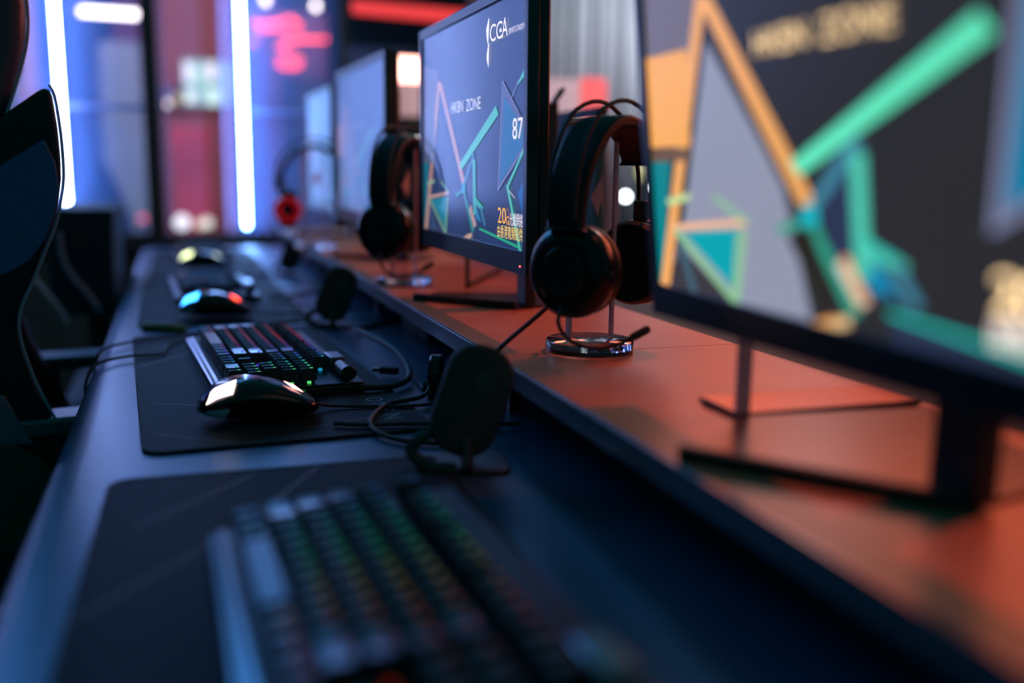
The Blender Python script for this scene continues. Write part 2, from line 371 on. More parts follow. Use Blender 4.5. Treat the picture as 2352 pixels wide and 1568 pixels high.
# ================================================================== mice
def mouse(x, y, rz, lab, logo, wheel, s=1.0, ls=9):
    t = thing('mouse', lab, 'mouse', (x, y, .0036), rz, 'lit gaming mice'); t.scale = (1, 1.15, 1.16)
    # local: x from palm (-) to buttons (+); loft of cross sections
    st = [(-.064, .006, .010, .012), (-.060, .022, .021, .010), (-.045, .031, .034, .004), (-.022, .034, .041, .002), (.0, .032, .0395, .002), (.025, .030, .033, .002), (.045, .030, .025, .002), (.058, .027, .017, .004), (.064, .015, .011, .006)]
    n = 20; vs = []; fs = []
    def ring(xx, hw, hz, z0):
        out = []
        for k in range(n):
            a = 2 * PI * k / n; ca, sa = math.cos(a), math.sin(a)
            yy = hw * math.copysign(abs(ca) ** .75, ca); zz = z0 + (hz - z0) * (.5 + .5 * math.copysign(abs(sa) ** .8, sa))
            if sa < 0: yy *= .9
            out.append((xx * s, yy * s, zz * s))
        return out
    for q in st: vs += ring(*q)
    for i in range(len(st) - 1):
        for k in range(n): fs.append((i * n + k, (i + 1) * n + k, (i + 1) * n + (k + 1) % n, i * n + (k + 1) % n))
    fs += [list(range(n)), list(range(len(vs) - n, len(vs)))[::-1]]
    b = MB(); b.add(vs, fs); b.build('body', gloss, t, sub=1, smooth=180)
    # lit palm badge draped on the hump, on the near (-y) flank
    def surf(xx, a):        # point on the loft at angle a
        for p, q in zip(st, st[1:]):
            if p[0] <= xx <= q[0]:
                k = (xx - p[0]) / (q[0] - p[0]); hw = p[1] + (q[1] - p[1]) * k; hz = p[2] + (q[2] - p[2]) * k; z0 = p[3] + (q[3] - p[3]) * k
                ca, sa = math.cos(a), math.sin(a)
                return Vector((xx, hw * math.copysign(abs(ca) ** .75, ca), z0 + (hz - z0) * (.5 + .5 * math.copysign(abs(sa) ** .8, sa))))
    def patch(name, x0, x1, a0, a1, m, skew=0, up=.0012):
        nb = 6; vs = []; fs = []
        for i in range(nb + 1):
            for j in range(nb + 1):
                a = math.radians(a0 + (a1 - a0) * j / nb); xx = x0 + (x1 - x0) * i / nb + skew * (j / nb - .5)
                p = surf(xx, a); c = Vector((p.x, 0, .018)); p = c + (p - c) * (1 + up / max(.01, (p - c).length)); vs.append(p * s)
        for i in range(nb):
            for j in range(nb): q = i * (nb + 1) + j; fs.append((q, q + nb + 1, q + nb + 2, q + 1))
        b = MB(); b.add(vs, fs); return b.build(name, m, t, smooth=180)
    patch('lit_palm_badge', -.053, -.027, 110, 152, logo, -.006)
    patch('lit_wheel', .030, .041, 97, 116, wheel, .008, .0022)
    patch('thumb_plate', -.058, -.036, 184, 216, mat('pale_sheen_plate', (.35, .45, .6), .35, noise=.1), -.004)  # blue reflection on the silver plate put into its diffuse colour
    pts = [(.064, .006, .008), (.08, .008, .004), (.12, .0, .002), (.16, -.012, .0022), (.20, -.01, .0022), (.235, .012, .0022), (.30, .05, .0022)]
    MB().tube(smooth_path([(a * s, b * s, c) for a, b, c in pts], 6), .0018, 6).build('cable', rubber, t)
    return t
lw = mat('mouse_light_white', (.8, .6, .6), .4, emit=(1, .74, .70), es=5)
lw2 = mat('mouse_light_wheel', (.8, .5, .5), .4, emit=(1, .45, .38), es=6)
mouse(.078, 1.122, .06, 'black mouse with white-lit palm badge and wheel at the end of the sharp keyboard', lw, lw2, 1.08)
mouse(.058, 1.935, .0, 'black mouse with blue palm light and red wheel light on the third mat', mat('mouse_light_blue', (.1, .3, .8), .4, emit=(.04, .35, 1), es=7), mat('mouse_light_red', (.8, .1, .05), .4, emit=(1, .06, .02), es=10), 1.1)
mouse(.060, 2.90, .0, 'black mouse with two pale green lights on the farthest mat', mat('mouse_light_lime', (.5, .8, .3), .4, emit=(.80, .9, .45), es=4.5), mat('mouse_light_olive', (.5, .8, .3), .4, emit=(.65, .8, .35), es=3), 1.1)

# ================================================================== keyboard cables and other leads
def cable(pts, r, lab, m=rubber, name='cable', n=8, cat='cable', sm=8):
    o = MB().tube(smooth_path(pts, sm), r, n).build(name, m); return tag(o, lab, cat)
cable([(.200, 1.225, .012), (.225, 1.215, .010), (.262, 1.225, .008), (.292, 1.27, .012), (.292, 1.36, .028), (.270, 1.50, .034), (.275, 1.62, .02), (.31, 1.72, .006), (.40, 1.80, .004), (.55, 1.85, .004)], .0045, 'thick braided cable curving up from the sharp keyboard')
cable([(.182, 2.16, .012), (.23, 2.14, .012), (.30, 2.20, .02), (.30, 2.35, .02), (.40, 2.5, .005)], .004, 'thick cable leaving the third keyboard')
cable([(-.131, 1.56, -.06), (-.136, 1.60, -.018), (-.121, 1.62, .004), (-.08, 1.66, .0075), (-.02, 1.70, .0075), (.05, 1.745, .006), (.16, 1.79, .005), (.25, 1.82, .0065), (.4, 1.82, .004)], .0022, 'thin black lead hanging over the desk front, upper of the pair')
cable([(-.131, 1.42, -.06), (-.137, 1.47, -.018), (-.122, 1.50, .004), (-.082, 1.53, .0075), (-.035, 1.54, .0075), (-.022, 1.62, .0075), (.02, 1.665, .0075), (.14, 1.755, .006), (.3, 1.76, .004)], .0022, 'thin black lead hanging over the desk front, lower of the pair')
cable([(-.09, 2.66, .004), (-.04, 2.66, .006), (.02, 2.63, .006), (.12, 2.64, .004), (.3, 2.62, .003)], .0025, 'thin lead across the gap between the two farthest mats')
cable([(.33, 1.005, .09), (.345, 1.0, .105), (.40, 1.02, .14), (.425, 1.05, .16)], .0028, 'thin headset lead dropping from the near headset to the shelf edge')
cable([(.33, 1.005, .088), (.318, .98, .03), (.29, .95, .006), (.25, .955, .004), (.205, .99, .005), (.195, 1.05, .0075), (.23, 1.125, .0075), (.275, 1.135, .012), (.290, 1.15, .02), (.290, 1.155, .035)], .0028, 'black lead looping over the mat beside the printed letters')
cable([(.155, 1.055, .0075), (.19, 1.04, .0075), (.24, 1.03, .0075), (.30, 1.01, .007), (.36, 1.0, .006)], .0026, 'lower black lead running along the near end of the second mat')
cable([(.296, 1.21, .004), (.302, 1.26, .004), (.30, 1.33, .012), (.30, 1.36, .010)], .0018, 'thin lead ending in a small metal plug under the shelf')
pl = thing('usb_plug', 'small bright metal plug lying on the desk behind the keyboard', 'plug', (.270, 1.315, .009), -.6)
MB().box(-.010, .016, -.006, .006, -.004, .006).build('grip', rubber, pl, bevel=.0015)
MB().box(-.022, -.010, -.0045, .0045, -.002, .004).build('metal_shell', mat('bright_metal', (.8, .8, .8), .2, metal=1, noise=.05), pl, bevel=.0005)
yt = thing('cable_tag', 'yellowish cable wrap lying by the desk front', 'cable tie', (-.035, 1.80, .006), -.5)
MB().lathe([(.004, -.042), (.009, -.035), (.010, 0), (.008, .035), (.003, .045)], 14, 'x').build('wrap', mat('yellow_wrap', (.22, .2, .07), .7, noise=.4, nscale=200, bump=.3), yt)
MB().tube([(-.045, .0, 0), (.0, .012, .002), (.045, .018, 0)], .0025, 6).build('strap', mat('red_brown_strap', (.12, .05, .04), .6, noise=.2), yt)
pk = thing('cable_reel', 'small upright round black disc clipped under the shelf lip', 'cable clip', (.304, 1.17, .0), -.35)
MB().lathe([(.0, -.008), (.022, -.008), (.0245, -.005), (.0245, .005), (.022, .008), (.014, .0085), (.013, .005), (0, .005)], 28, 'x', (0, 0, .034)).build('disc', gloss, pk)
MB().lathe([(.006, -.012), (.007, -.012), (.007, .012), (.006, .012)], 14, 'x', (-.004, 0, .0165)).build('cable_eye', alu_dk, pk)
MB().box(-.010, .010, -.012, .012, 0, .011).build('foot', black, pk, bevel=.002)
led = MB().lathe([(0, 0), (.0022, .0006), (.0022, .002)], 10, 'x', (.600, 1.64, .028)).build('status_light', mat('cyan_led', (.2, .8, .8), .4, emit=(.35, 1, .95), es=12)); tag(led, 'tiny cyan status light in the dark under the shelf', 'indicator')
hb = thing('usb_hub', 'black box in the shadow under the shelf behind the plug', 'hub', (.45, 1.66, 0))
MB().box(-.06, .148, -.10, .10, 0, .045).build('body', blackm, hb, bevel=.004)
for k in range(4): MB().box(-.061, -.0595, -.08 + k * .042, -.066 + k * .042, .015, .022).build('socket', alu_dk, hb)

# ================================================================== tilted oblong pads on bracket feet
def pad_stand(x, y, rz, lab, s=1.0):
    t = thing('tilted_pad', lab, 'device', (x, y, 0), rz, 'black tilted pads standing on bracket feet')
    t.scale = (s, s, s)
    M = Matrix.Translation((0.004, 0, .0665)) @ Matrix.Rotation(math.radians(20), 4, 'Y') @ Matrix.Rotation(math.radians(-12), 4, 'X')
    MB().prism(rrect(-.034, .034, -.056, .056, .030, 7), -.008, .008, 'y', M=M).build('pad', blackm, t, bevel=.004, seg=3)
    MB().lathe([(.0, .0085), (.010, .0085), (.011, .0075)], 20, 'y', (.006, 0, .02), M=M @ Matrix.Scale(-1, 4, (0, 1, 0))).build('button', black, t)
    a = smooth_path([(-.022, 0, .036), (-.045, -.004, .032), (-.056, -.006, .018), (-.040, -.018, .006), (-.015, -.03, .0055)], 6)
    MB().tube(a, .0065, 8).build('bracket_arm', black, t)
    a = smooth_path([(-.004, -.012, .030), (-.002, -.022, .018), (-.004, -.036, .006)], 6)
    MB().tube(a, .0065, 8).build('bracket_arm', black, t)
    MB().prism(rrect(-.03, .04, -.035, .035, .012, 4), 0.0002, .005).build('base', black, t, bevel=.001)
    return t
pad_stand(.262, .885, -.2, 'black tilted oblong pad in the foreground, largest of three', 1.0)
pad_stand(.268, 1.78, -.25, 'black tilted oblong pad behind the keyboard, middle of three', .92)
pad_stand(.286, 2.70, -.25, 'black tilted oblong pad farthest down the desk, smallest of three', .78)

# ================================================================== screens
SRGB = dict(haze='#6c6470', grey='#8d92a8', dark='#3a363c', teal='#0c8088', orange='#f0a860', plate='#f2a850', brown='#6a5038', slate='#3f6070',
            teal2='#06a0ac', pink='#f0b890', olive='#8ac090', lime='#c0d898', navy='#2a3450', steel='#3f809a', mint='#62e8bc', mint2='#50c8b0',
            blue='#0090c0', seagreen='#2f9c84', cyan='#10b0c0', brownk='#26241e', pale='#d8cccc', cream='#f0c890', mauve='#6a6884', blue2='#0078a0',
            blue3='#0070b8', line='#9098c0', green='#30d890', text='#f2c88c', white='#e8e0f0', gold='#ffb040', goldc='#f6d070', bg='#29282c')
def scol(k, kind):
    c = srgb(SRGB[k])
    if kind == 0:
        c = {'green': srgb('#00cbbe'), 'gold': srgb('#ffd8a0'), 'goldc': srgb('#ffeee4'), 'text': srgb('#f8d098')}.get(k, c)
        return tuple(v * (2.6 if k == 'gold' else 2.0 if k == 'goldc' else 1.55 if k == 'text' else 1.08) for v in c)
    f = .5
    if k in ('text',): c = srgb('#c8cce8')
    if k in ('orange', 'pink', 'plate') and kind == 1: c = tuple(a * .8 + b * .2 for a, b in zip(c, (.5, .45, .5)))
    if kind == 1 and k == 'grey': c = srgb('#2c3040')  # grey flattened as if washed out by the blue reflection
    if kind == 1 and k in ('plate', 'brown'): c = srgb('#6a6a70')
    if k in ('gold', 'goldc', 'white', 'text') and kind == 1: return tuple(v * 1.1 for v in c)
    blue_wash = (.008, .024, .09) if kind == 1 else (.05, .11, .34)  # blue room reflection and off-angle wash put into the screen emission
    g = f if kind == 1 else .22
    return tuple(a * g + b for a, b in zip(c, blue_wash))
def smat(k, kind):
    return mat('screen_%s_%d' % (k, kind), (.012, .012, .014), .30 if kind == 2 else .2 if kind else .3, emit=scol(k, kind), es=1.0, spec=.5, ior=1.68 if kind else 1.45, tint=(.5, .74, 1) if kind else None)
WALLPAPER=[
 ('haze',[(-0.0,0.65),(0.008,0.864),(0.195,0.81),(0.182,0.614),(0.0,0.64)]),
 ('grey',[(0.215,0.645),(0.15,0.365),(0.111,0.201),(0.062,0.074),(0.12,0.0),(0.475,0.0),(0.415,0.292),(0.363,0.39)]),
 ('dark',[(0.042,0.0),(0.086,0.126),(0.26,0.0)]),
 ('teal',[(-0.0,0.0),(-0.0,0.353),(0.07,0.352),(0.015,0.0)]),
 ('orange',[(0.191,0.761),(0.003,0.0),(0.041,0.0),(0.221,0.75)]),
 ('orange',[(0.199,0.746),(0.462,0.239),(0.493,0.255),(0.233,0.75)]),
 ('plate',[(0.0,0.64),(0.152,0.638),(0.146,0.393),(0.0,0.392)]),
 ('brown',[(0.0,0.386),(0.149,0.389),(0.142,0.356),(0.0,0.353)]),
 ('slate',[(0.076,0.147),(0.121,0.0),(0.145,0.0),(0.099,0.154)]),
 ('teal2',[(0.108,0.159),(0.285,0.186),(0.264,0.036)]),
 ('pink',[(0.066,0.161),(0.314,0.196),(0.314,0.213),(0.066,0.18)]),
 ('olive',[(0.212,0.258),(0.312,0.201),(0.32,0.211),(0.221,0.267)]),
 ('olive',[(0.068,0.158),(0.257,0.0),(0.274,0.0),(0.28,0.005),(0.086,0.17)]),
 ('olive',[(0.289,0.183),(0.26,0.0),(0.283,0.0),(0.312,0.184)]),
 ('lime',[(0.056,0.23),(0.138,0.252),(0.132,0.27),(0.049,0.249)]),
 ('navy',[(0.5,0.249),(0.575,0.348),(0.575,0.139),(0.539,0.107)]),
 ('steel',[(0.498,0.251),(0.593,0.381),(0.569,0.398),(0.477,0.263)]),
 ('mint',[(0.457,0.319),(0.798,0.547),(0.776,0.585),(0.435,0.346)]),
 ('mint2',[(0.566,0.364),(0.573,0.112),(0.602,0.118),(0.595,0.365)]),
 ('mint2',[(0.582,0.173),(0.657,0.132),(0.67,0.154),(0.596,0.197)]),
 ('blue',[(0.605,0.161),(0.652,0.084),(0.6,0.1)]),
 ('steel',[(0.636,0.143),(0.677,0.067),(0.694,0.082),(0.654,0.157)]),
 ('seagreen',[(0.467,0.219),(0.561,0.027),(0.585,0.045),(0.487,0.229)]),
 ('seagreen',[(0.401,0.186),(0.483,0.214),(0.479,0.231),(0.396,0.205)]),
 ('cyan',[(0.461,0.256),(0.494,0.258),(0.499,0.212),(0.457,0.213)]),
 ('brownk',[(0.422,0.185),(0.48,0.205),(0.538,0.051),(0.509,0.026)]),
 ('pale',[(0.532,0.135),(0.58,0.053),(0.602,0.071),(0.556,0.152)]),
 ('cream',[(0.537,0.0),(0.561,0.01),(0.558,0.031),(0.48,0.0)]),
 ('mauve',[(1.0,0.499),(0.834,0.679),(0.8,0.234),(0.921,0.329),(1.0,0.411)]),
 ('blue2',[(1.0,0.472),(0.844,0.616),(0.814,0.265),(0.907,0.34),(1.0,0.423)]),
 ('blue3',[(0.979,0.258),(1.0,0.277),(1.0,0.147),(0.993,0.142),(0.954,0.224)]),
 ('line',[(0.831,0.68),(0.797,0.231),(0.803,0.231),(0.836,0.679)]),
 ('line',[(0.831,0.679),(0.95,0.545),(0.955,0.546),(0.836,0.679)]),
 ('line',[(0.801,0.23),(1.0,0.403),(1.0,0.411),(0.793,0.232)]),
 ('mint',[(0.945,0.647),(1.0,0.708),(1.0,0.679),(0.958,0.652)]),
 ('line',[(0.902,0.598),(0.96,0.668),(0.955,0.67),(0.897,0.599)]),
 ('mint',[(1.0,0.406),(0.997,0.407),(0.867,0.248),(0.881,0.245),(1.0,0.391)]),
 ('mint',[(0.865,0.256),(0.967,0.0),(0.985,0.0),(0.883,0.258)]),
 ('pale',[(0.884,0.235),(0.931,0.205),(0.938,0.208),(0.892,0.238)]),
 ('navy',[(0.641,0.0),(0.641,0.042),(0.967,0.0)]),
 ('green',[(0.633,0.052),(0.964,0.007),(0.972,0.017),(0.641,0.061)]),
 ('green',[(0.583,0.193),(0.652,0.158),(0.661,0.162),(0.592,0.197)]),
 ('orange',[(0.546,0.154),(0.58,0.059),(0.596,0.062),(0.562,0.156)]),
 ('orange',[(0.478,0.0),(0.505,0.0),(0.544,0.018),(0.53,0.025),(0.478,0.0)]),
]
W, H = .48, .30
def monitor(x, y, zc, rot, lab, kind, foot, apex, power=True, extras=True, nm='monitor'):
    # kind 0 graphite picture, 1 and 2 with blue reflection put into the emission
    t = thing(nm, lab, 'monitor', (x, y, zc), rot=Matrix(rot).to_euler() if rot else (0, 0, 0), group='monitors on the raised shelf')
    b0, b1, bt = .013, .028, .013
    # bezel bars, proud of the panel
    for n, a in (('bezel_side', (W / 2, W / 2 + b0, -H / 2 - b1, H / 2 + bt)), ('bezel_side', (-W / 2 - b0, -W / 2, -H / 2 - b1, H / 2 + bt)),
                 ('bezel_bottom', (-W / 2, W / 2, -H / 2 - b1, -H / 2)), ('bezel_top', (-W / 2, W / 2, H / 2, H / 2 + bt))):
        MB().box(-.003, .012, *a).build(n, bezelm, t, bevel=.0008)
    MB().box(.0122, .026, -W / 2 - b0 + .001, W / 2 + b0 - .001, -H / 2 - b1 + .001, H / 2 + bt - .001).build('back_shell', black, t, bevel=.003)
    MB().prism(rrect(-.17, .17, -.11, .11, .02, 4), .026, .050, 'x').build('back_bulge', blackm, t, bevel=.006)
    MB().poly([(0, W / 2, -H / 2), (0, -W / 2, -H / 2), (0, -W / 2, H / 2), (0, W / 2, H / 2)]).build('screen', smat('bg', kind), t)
    def q(u, v, e): return (-.00012 - e, W / 2 - u * W, -H / 2 + v * H)
    cols = {}
    for i, (k, P) in enumerate(WALLPAPER): cols.setdefault(k, len(cols))
    b = MB()
    for i, (k, P) in enumerate(WALLPAPER): b.poly([q(u, v, i * .00004) for u, v in P], cols[k])
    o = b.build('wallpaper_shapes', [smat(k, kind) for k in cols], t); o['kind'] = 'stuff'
    def tx(s, u, v, hv, wu, k, sx=1, thin=.0001, nm='screen_text', e=.0022):
        M = Matrix.Translation(q(u, v, e)) @ Matrix(((0, 0, -1, 0), (-1, 0, 0, 0), (0, 1, 0, 0), (0, 0, 0, 1)))
        o = text_obj(nm, s, hv * H / .72, smat(k, kind), t, M)
        xs = [v.co.y for v in o.data.vertices]; wd_ = max(xs) - min(xs); y0 = max(xs)
        f = wu * W / wd_; ya = W / 2 - u * W
        for vv in o.data.vertices: vv.co.y = ya - (y0 - vv.co.y) * f
        return o
    bold = .0027 if kind == 0 else .00015
    tx('HKBN', .360, .585, .055, .125, 'text', thin=bold); tx('ZONE', .515, .583, .055, .138, 'text', thin=bold)
    if extras:
        tx('C', .735, .848, .072, .048, 'white'); tx('C', .787, .848, .072, .048, 'white'); tx('A', .832, .848, .078, .045, 'white')
        mb = MB(); mb.poly([q(.812, .873, .002), q(.828, .873, .002), q(.828, .887, .002), q(.812, .887, .002)])
        mb.build('logo_bar', smat('white', kind), t); mb = MB(); mb.poly([q(.705, .873, .002), q(.718, .833, .002), q(.728, .945, .002), q(.722, .950, .002), q(.700, .905, .002)])
        mb.build('logo_spike', smat('white', kind), t); mb = MB(); mb.poly([q(.716, .836, .002), q(.705, .80, .002), q(.706, .778, .002), q(.722, .745, .002), q(.727, .85, .002)])
        mb.build('logo_spike', smat('white', kind), t)
        tx('ESPORTS STADIUM', .885, .852, .022, .112, 'white')
        tx('87', .918, .44, .085, .075, 'white', thin=-.0004)
        tx('20', .805, .098, .068, .066, 'gold', thin=.0003); tx('G', .873, .096, .036, .024, 'gold', thin=.0003)
        tx('\u5149\u7e96\u7db2\u7d61', .900, .098, .042, .098, 'white')
        tx('\u7531\u9999\u6e2f\u5bec\u983b\u63d0\u4f9b', .802, .042, .042, .196, 'goldc')
    if power: MB().box(-.0036, -.0028, -W / 2 + .006, -W / 2 + .0085, -H / 2 - .0195, -H / 2 - .0175).build('power_light', mat('red_led', (.8, .1, .1), .4, emit=(1, .06, .05), es=8), t)
    # stand in the monitor's own frame, foot flat on the shelf
    Mi = (Matrix.Translation((x, y, zc + DZ)) @ t.rotation_euler.to_matrix().to_4x4()).inverted()
    Tz = .080 + DZ
    MB().prism(foot, Tz + .0003, Tz + .0035, 'z', M=Mi).build('foot_plate', mat('foot_gloss', (.030, .016, .014), .3, spec=.35, noise=.2), t)
    a, c = Vector((*foot[0], Tz)), Vector((*foot[1], Tz)); d = (c - a).normalized(); nn = Vector((-d.y, d.x, 0)) * .008
    if d.cross(nn).z * 1 < 0: nn = -nn
    MB().prism([(a - nn * .2).to_2d(), (c - nn * .2).to_2d(), (c + nn).to_2d(), (a + nn).to_2d()], Tz + .0036, Tz + .012, 'z', M=Mi).build('foot_bar', blackm, t, bevel=.001)
    ax, ay = apex
    MB().box(ax - .008, ax + .010, ay - .022, ay + .022, Tz + .0036, zc + DZ - .02, M=Mi).build('neck', black, t, bevel=.003)
    MB().box(x + .045 if not rot else x + .040, ax + .0, ay - .02, ay + .02, zc + DZ - .03, zc + DZ + .03, M=Mi).build('neck_joint', black, t, bevel=.003)
    return t
def rotm(a, b, c):
    return (Matrix.Rotation(a, 3, 'Z') @ Matrix.Rotation(b, 3, 'Y') @ Matrix.Rotation(c, 3, 'X'))
f1 = [(.341, .605), (.459, .454), (.60, .48), (.636, .68), (.453, .697)]
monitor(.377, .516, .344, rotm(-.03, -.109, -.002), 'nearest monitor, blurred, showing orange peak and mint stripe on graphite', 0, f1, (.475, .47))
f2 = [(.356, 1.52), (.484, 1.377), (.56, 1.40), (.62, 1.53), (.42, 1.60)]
monitor(.385, 1.315, .346, rotm(.007, -.007, -.001), 'sharp middle monitor with painted blue sheen and readable lettering', 1, f2, (.51, 1.405))
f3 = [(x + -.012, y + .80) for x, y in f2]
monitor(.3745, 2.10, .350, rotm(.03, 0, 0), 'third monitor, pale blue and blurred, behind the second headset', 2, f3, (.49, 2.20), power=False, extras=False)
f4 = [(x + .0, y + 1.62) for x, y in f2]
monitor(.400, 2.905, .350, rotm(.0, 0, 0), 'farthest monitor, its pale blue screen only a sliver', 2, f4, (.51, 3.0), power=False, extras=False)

# ================================================================== headsets and their acrylic stands
def headset_stand(x, y, rz, lab, clear_top=True):
    t = thing('headset_stand', lab, 'headset stand', (x, y, .0802), rz, 'clear acrylic headset stands')
    MB().lathe([(.0505, 0), (.0525, .0015), (.0525, .0135), (.0510, .015)], 48).build('base', acrylic, t, smooth=50)
    b = MB(); b.box(-.028, .028, -.0025, .0025, .0152, .262); b.build('upright_sheet', acrylic, t, bevel=.0006)
    for s in (-1, 1): MB().box(s * .0305 - .0022, s * .0305 + .0022, -.003, .003, .0152, .262).build('sheet_edge', acr_edge, t)
    MB().prism([(-.032, .262), (.032, .262), (.026, .270), (0, .274), (-.026, .270)], -.016, .016, 'y').build('top_rest', acrylic, t, bevel=.001)
    MB().poly([(-.006, -.0028, .182), (.012, -.0028, .210), (.013, -.0028, .160), (.009, -.0028, .178), (.005, -.0028, .160)]).build('printed_mark', mat('mark_pink', (.75, .45, .5), .5, noise=.05), t)
    return t
def headset(x, y, az, lab, red=False, boom=1):
    # local X runs from the near cup (-) to the far cup (+); az turns it from +Y towards +X
    t = thing('headset', lab, 'headset', (x, y, .0802), PI / 2 - az, 'headsets hung on acrylic stands')
    for s in (-1, 1):
        b = MB(); P = [(0, .030), (.030, .0295), (.043, .026), (.050, .018), (.0515, .008), (.050, 0)]
        b.lathe([(r, s * (.066 + a)) for r, a in P], 44, 'x', (0, 0, .105)); b.build('ear_cup', cup_m, t, smooth=50)
        MB().lathe([(.030, s * .048), (.046, s * .048), (.050, s * .055), (.049, s * .064), (.046, s * .066)], 36, 'x', (0, 0, .105)).build('ear_cushion', leather, t, smooth=60)
        MB().lathe([(.022, s * .0962), (.026, s * .0965), (.027, s * .0955)], 30, 'x', (0, 0, .105)).build('cup_ring', red_pl if red and s < 0 else black, t)
        MB().box(s * .074 - .004, s * .074 + .004, -.009, .009, .150, .178).build('yoke', black, t, bevel=.003)
        MB().lathe([(0, -.052), (.004, -.052), (.004, -.050)], 12, 'y', (s * .078, 0, .105)).build('hinge_screw', alu, t)
    if red:
        P = [(-.074 + .026 * math.cos(2 * PI * k / 24), -.060, .105 + .026 * math.sin(2 * PI * k / 24)) for k in range(25)]
        MB().tube(P, .009, 8).build('red_ring', red_pl, t)
    # padded strap hanging under two thin bows
    n = 22; vs = []; fs = []
    for i in range(n + 1):
        a = math.radians(2 + 140 * i / n); cx, cz = -.090 * math.cos(a), .142 + .124 * math.sin(a) ** .85
        wy = .021 + .004 * math.sin(a); th = .0065
        nx, nz = -math.cos(a), math.sin(a)
        for sy, st in ((-1, 1), (1, 1), (1, -1), (-1, -1)): vs.append((cx + nx * th * st, sy * wy, cz + nz * th * st))
    for i in range(n):
        for k in range(4): fs.append((i * 4 + k, i * 4 + (k + 1) % 4, i * 4 + 4 + (k + 1) % 4, i * 4 + 4 + k))
    fs += [(0, 1, 2, 3), (4 * n + 3, 4 * n + 2, 4 * n + 1, 4 * n)]
    MB().add(vs, fs).build('padded_headband', leather, t, bevel=.003)
    for sy in (-.017, .017):
        pts = [(-.100 * math.cos(math.radians(a)), sy, .160 + .128 * math.sin(math.radians(a)) ** .8) for a in range(0, 181, 9)]
        MB().tube(pts, .0026, 7).build('outer_bow', blackm, t)
    bm = smooth_path([(-.098, -.002, .068), (-.107, -.004, .053), (-.100, -.010, .037), (-.088, -.024, .027), (-.073, -.040, .025), (-.060, -.056, .031), (-.053, -.064, .0365)], 6)
    MB().tube(bm, .0023, 7).build('microphone_boom', rubber, t)
    d = (bm[-1] - bm[-2]).normalized()
    MB().tube([bm[-1] - d * .004, bm[-1] + d * .002, bm[-1] + d * .018, bm[-1] + d * .021], [.003, .0045, .0045, .003], 10).build('microphone_tip', blackm, t)
    return t
headset_stand(.4555, 1.030, .20, 'clear acrylic stand with round base holding the near headset')
headset(.460, .995, math.radians(55), 'black headset with mic boom hung nearest the camera')
headset_stand(.392, 1.745, .6, 'clear acrylic stand with glinting base holding the second headset')
headset(.388, 1.742, math.radians(36), 'black headset with large round cup between the second and third monitors', boom=2)
headset_stand(.340, 2.575, .3, 'clear acrylic stand holding the farthest headset with the red ring')
headset(.340, 2.575, math.radians(92), 'farthest black headset with a red ring on its cup', red=True)

st = thing('acrylic_holder', 'low acrylic plate coloured as the lit shelf strip, with slim clear post behind the nearest monitor', 'holder', (.455, .70, .0802))
MB().box(0, .19, 0, .072, .0, .004).build('base_plate', mat('orange_lit_strip', (.85, .30, .12), .25, trans=.2, noise=.1), st, bevel=.0008)  # plate added for the bright shelf strip; its orange light is base colour
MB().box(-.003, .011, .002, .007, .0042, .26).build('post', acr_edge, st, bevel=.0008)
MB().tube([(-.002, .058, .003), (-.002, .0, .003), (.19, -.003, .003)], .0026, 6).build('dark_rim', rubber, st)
# stub things behind the screens, standing on the far half of the shelf side
ks = thing('cable_strut', 'thin black upright and slanted rod on the shelf behind the middle monitor', 'bracket', (.491, 1.665, .0802))
MB().tube([(0, 0, 0), (0, 0, .20)], .0042, 8).build('upright_rod', black, ks); MB().tube([(.006, .012, .004), (.155, .265, .006)], .004, 8).build('slanted_rod', black, ks)
cp = thing('clamp_post', 'thin black post with angled tip rising behind the middle monitor', 'bracket', (.634, 1.62, .0802))
MB().box(-.020, .008, -.006, .006, 0, .330).build('post', black, cp, bevel=.001)
MB().prism([(-.006, .328), (.004, .328), (.020, .350), (.020, .358), (.012, .354)], -.005, .005, 'y').build('angled_tip', black, cp, bevel=.001)

# ================================================================== chairs
ch = thing('gaming_chair', 'large dark winged gaming chair pushed in at the left edge', 'chair', (-.431, 1.695, -.75), .14)
CY = 1.73; O = Vector((-.40, 1.73, -.75))
def cpr(name, pts, y0, y1, m, bev, sub=0):
    return MB().prism([(px - O.x, pz - O.z) for px, pz in pts], y0 - CY, y1 - CY, 'y').build(name, m, ch, bevel=bev, seg=4)
wing = [(-.163, .399), (-.156, .385), (-.152, .34), (-.151, .30), (-.152, .27), (-.157, .24), (-.167, .205), (-.182, .170), (-.200, .128), (-.214, .100), (-.221, .075), (-.221, .050), (-.215, .018), (-.203, -.025), (-.185, -.070), (-.165, -.110), (-.146, -.160), (-.13, -.22), (-.30, -.24), (-.36, -.05), (-.36, .18), (-.335, .32), (-.29, .345), (-.226, .352), (-.195, .375)]
for y0, y1 in ((1.49, 1.545), (1.915, 1.97)): cpr('side_bolster', wing, y0, y1, leather, .014)
pan = [(-.172, .325), (-.160, .295), (-.157, .262), (-.163, .228), (-.178, .190), (-.200, .158), (-.232, .140), (-.30, .135), (-.31, .20), (-.27, .26), (-.21, .30)]
cpr('blue_sheen_inset', pan, 1.484, 1.4895, blue_lit_l, .002)  # blue light on the black bolster, painted as a thin inset
cpr('lower_inset', [(-.245, -.03), (-.222, -.085), (-.212, -.105), (-.30, -.10), (-.31, -.03)], 1.484, 1.4895, mauve_l, .002)
cpr('seat_cloth', [(-.31, -.105), (-.24, -.10), (-.20, -.13), (-.17, -.20), (-.18, -.26), (-.31, -.26)], 1.482, 1.4895, olive_c, .002)
